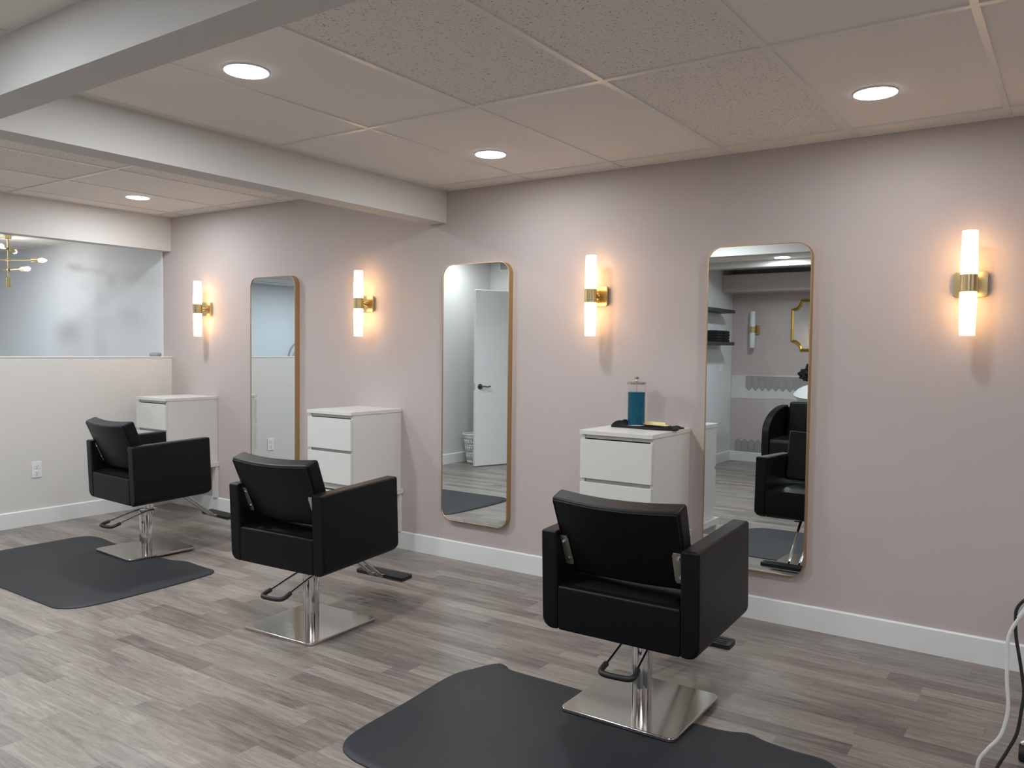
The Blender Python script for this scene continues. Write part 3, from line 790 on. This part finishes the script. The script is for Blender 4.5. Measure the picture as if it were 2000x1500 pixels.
# gilded mirror
t = thing('gilded_mirror', 'gold-framed mirror with notched corners on the rear wall', 'mirror', (-2.45, YR, 1.68))
W2, H2, cn = .42, .305, .11
def notch(W, H, c):
    P = []
    for sx, sy in ((1, 1), (-1, 1), (-1, -1), (1, -1)):
        arc = []
        for i in range(7):
            a = math.radians(90*i/6)
            arc.append((sx*(W-c+c*(1-math.cos(a)) if False else W-c*math.sin(a)), sy*(H-c*math.cos(a))))
        # concave curve from (W, H-c) to (W-c, H)
        P += arc if sx*sy > 0 else arc[::-1]
    return P
o1, o2 = notch(W2, H2, cn), notch(W2-.03, H2-.03, cn*.95)
bm = BM(); n = len(o1)
om = [((a[0]+b[0])/2, (a[1]+b[1])/2) for a, b in zip(o1, o2)]
R = [[bm.verts.new((a, d, b)) for a, b in o] for o, d in ((o1, 0), (o1, .018), (om, .03), (o2, .016), (o2, .008))]
for A, B in zip(R, R[1:]):
    for i in range(n): bm.faces.new((A[i], A[(i+1) % n], B[(i+1) % n], B[i]))
obj('gold_frame', bm, GOLDLEAF, t)
bm = BM(); prism(bm, o2, lambda a, b, d: (a, d, b), .004, .010); obj('mirror_glass', bm, MIRROR, t, smooth=False)

# shampoo chair with basin
SX, SY = -2.34, -4.60
t = thing('shampoo_chair', 'black shampoo chair with curved side panels, seen in the right mirror', 'chair', (SX, SY, 0))
side = [(.30, .16), (.32, .40), (.31, .54)]
for i in range(1, 11):
    a = math.radians(9*i); side.append((.31-.66*(1-math.cos(a)), .54+.25*math.sin(a)))
side += [(-.36, .79), (-.36, .16)]
for sx in (-1, 1):
    bm = BM(); prism(bm, side, lambda a, b, d: (sx*d, a, b), .250, .322); obj('side_panel', bm, LEATHER, t, bevel=.012, seg=3, angle=50)
bm = BM(); blk(bm, -.248, .248, -.22, .30, .16, .47, lambda ax, m: m.z > .4 and ax == 0, .04); obj('seat', bm, LEATHER, t, bevel=.01)
bm = BM(); v = box(bm, -.20, .20, -.34, -.22, .40, .83)
for q in v:
    if q.co.z < .5: q.co.x *= 1.12; q.co.y += .03
obj('backrest', bm, LEATHER, t, bevel=.022, seg=4)
bm = BM(); box(bm, -.2495, .2495, -.358, -.342, .16, .77); obj('rear_panel', bm, LEATHER, t, bevel=.004, seg=2)
bm = BM(); cyl(bm, (0, 0, 0), (0, 0, .165), .2, n=32); obj('plinth', bm, RUBBER, t)
BY = -5.20
t = thing('wash_basin', 'white ceramic wash basin behind the shampoo chair, in the right mirror', 'basin', (SX, BY, 0))
bm = BM()
prof = [(.10, .70), (.17, .75), (.225, .85), (.262, .915), (.252, .922), (.21, .86), (.15, .78), (.06, .745), (.001, .742)]
lathe(bm, prof, n=40)
for v in bm.verts:
    k = max(0, (v.co.z-.78)/.14)
    v.co.z += k*(.10*max(0, -v.co.y)/.26-.055*max(0, v.co.y)/.26)
obj('bowl', bm, CERAMIC, t, angle=60)
bm = BM(); blk(bm, -.12, .12, -.30, .10, 0, .705); obj('stand', bm, RUBBER, t, bevel=.01)
bm = BM(); blk(bm, -.16, .20, -.42, -.275, .70, 1.02, lambda ax, m: ax == 2, .02); obj('rear_deck', bm, RUBBER, t, bevel=.008)
bm = BM(); bmesh.ops.create_icosphere(bm, subdivisions=4, radius=1)
for v in bm.verts:
    c = v.co.copy(); f = 1+.26*math.sin(c.x*7+c.y*5)*math.sin(c.z*6+1)+.14*math.sin(c.x*17)*math.cos(c.y*15+c.z*9)
    v.co = Vector((c.x*.16*f, c.y*.07*f, min(.062, max(c.z, -.75)*.085*f)))
zmin = min(v.co.z for v in bm.verts); ztop = max(v.co.z for v in bm.verts)-zmin+1.021
for v in bm.verts: v.co += Vector((SX-.14, BY-.345, 1.021-zmin))
tag(obj('crumpled_cape', bm, CLOTHB, None), 'crumpled black cape heaped behind the wash basin', 'cape')
bm = BM(); lathe(bm, [(.001, .060), (.038, .060), (.044, .055), (.056, .006), (.066, .004), (.066, 0), (.052, 0), (.040, .050), (.001, .052)], n=32)
o = obj('tint_bowl', bm, RUBBER, None); o.location = (SX-.185, BY-.345, ztop+.001); tag(o, 'small black tint bowl upturned on top of the crumpled cape', 'bowl')

# ------------------------------------------------------------ trolley and cables at the right edge
TX, TY = .060, -1.06
t = thing('tool_trolley', 'black tool trolley at the right edge, only a castor showing', 'trolley', (TX, TY, 0))
bm = BM()
for z in (.10, .36, .62):
    box(bm, -.135, .135, -.17, .17, z, z+.012)
    for b in ((-.135, -.130, -.17, .17), (.130, .135, -.17, .17), (-.135, .135, -.17, -.165), (-.135, .135, .165, .17)): box(bm, *b, z, z+.05)
obj('trays', bm, RUBBER, t, smooth=False)
bm = BM()
for sx in (-1, 1):
    for sy in (-1, 1): cyl(bm, (sx*.122, sy*.156, .07), (sx*.122, sy*.156, .68), .008, n=12)
obj('frame', bm, CHROME, t)
for sx in (-1, 1):
    for sy in (-1, 1):
        bm = BM(); cyl(bm, (sx*.181-.009, sy*.157, .027), (sx*.181+.009, sy*.157, .027), .027, n=24); c_ = obj('castor', bm, RUBBER, t, bevel=.002, seg=1)
        bm = BM(); tube(bm, [(sx*.122, sy*.156, .075), (sx*.165, sy*.157, .070), (sx*.181, sy*.157, .056)], .009, 10); obj('bracket', bm, NICKEL, c_)

def cam_pt(u, v, y):
    d = r_*((u-1000)/FPX)+u_*((750-v)/FPX)+f_; c = Vector((0, -4.0752, 1.3515))
    return c+d*((y-c.y)/d.y)
WC = [(.0, -1.20, .692), (-.03, -1.25, .696), (-.07, -1.33, .672), (-.103, -1.36, .640), (-.118, -1.36, .610), (-.137, -1.36, .573), (-.147, -1.362, .536), (-.1475, -1.365, .478), (-.146, -1.37, .420), (-.1405, -1.375, .350), (-.146, -1.38, .298), (-.1595, -1.385, .254), (-.187, -1.388, .213), (-.209, -1.39, .168), (-.206, -1.39, .10), (-.195, -1.42, .03), (-.20, -1.50, .007), (-.25, -1.75, .006)]
BC = [(.03, -1.19, .700), (-.01, -1.25, .706), (-.06, -1.32, .694), (-.103, -1.355, .665), (-.128, -1.355, .630), (-.131, -1.355, .590), (-.128, -1.357, .545), (-.120, -1.36, .50), (-.110, -1.36, .440), (-.104, -1.365, .392), (-.108, -1.37, .345), (-.117, -1.375, .275), (-.140, -1.38, .215), (-.162, -1.385, .165), (-.170, -1.39, .125), (-.165, -1.40, .05), (-.155, -1.46, .008), (-.15, -1.75, .006)]
bm = BM(); tube(bm, spline(WC, 6), .0052, 10); o = obj('power_cable', bm, WCABLE, None); tag(o, 'white power cable hanging at the right edge', 'cable')
bm = BM(); cyl(bm, (-.085, -1.36, .668), (-.122, -1.36, .603), .0105, .0075, 16); obj('plug_sleeve', bm, WCABLE, o)
bm = BM(); tube(bm, spline(BC, 6), .0045, 10); tag(obj('power_cable', bm, RUBBER, None), 'black power cable hanging behind the white one at the right edge', 'cable')
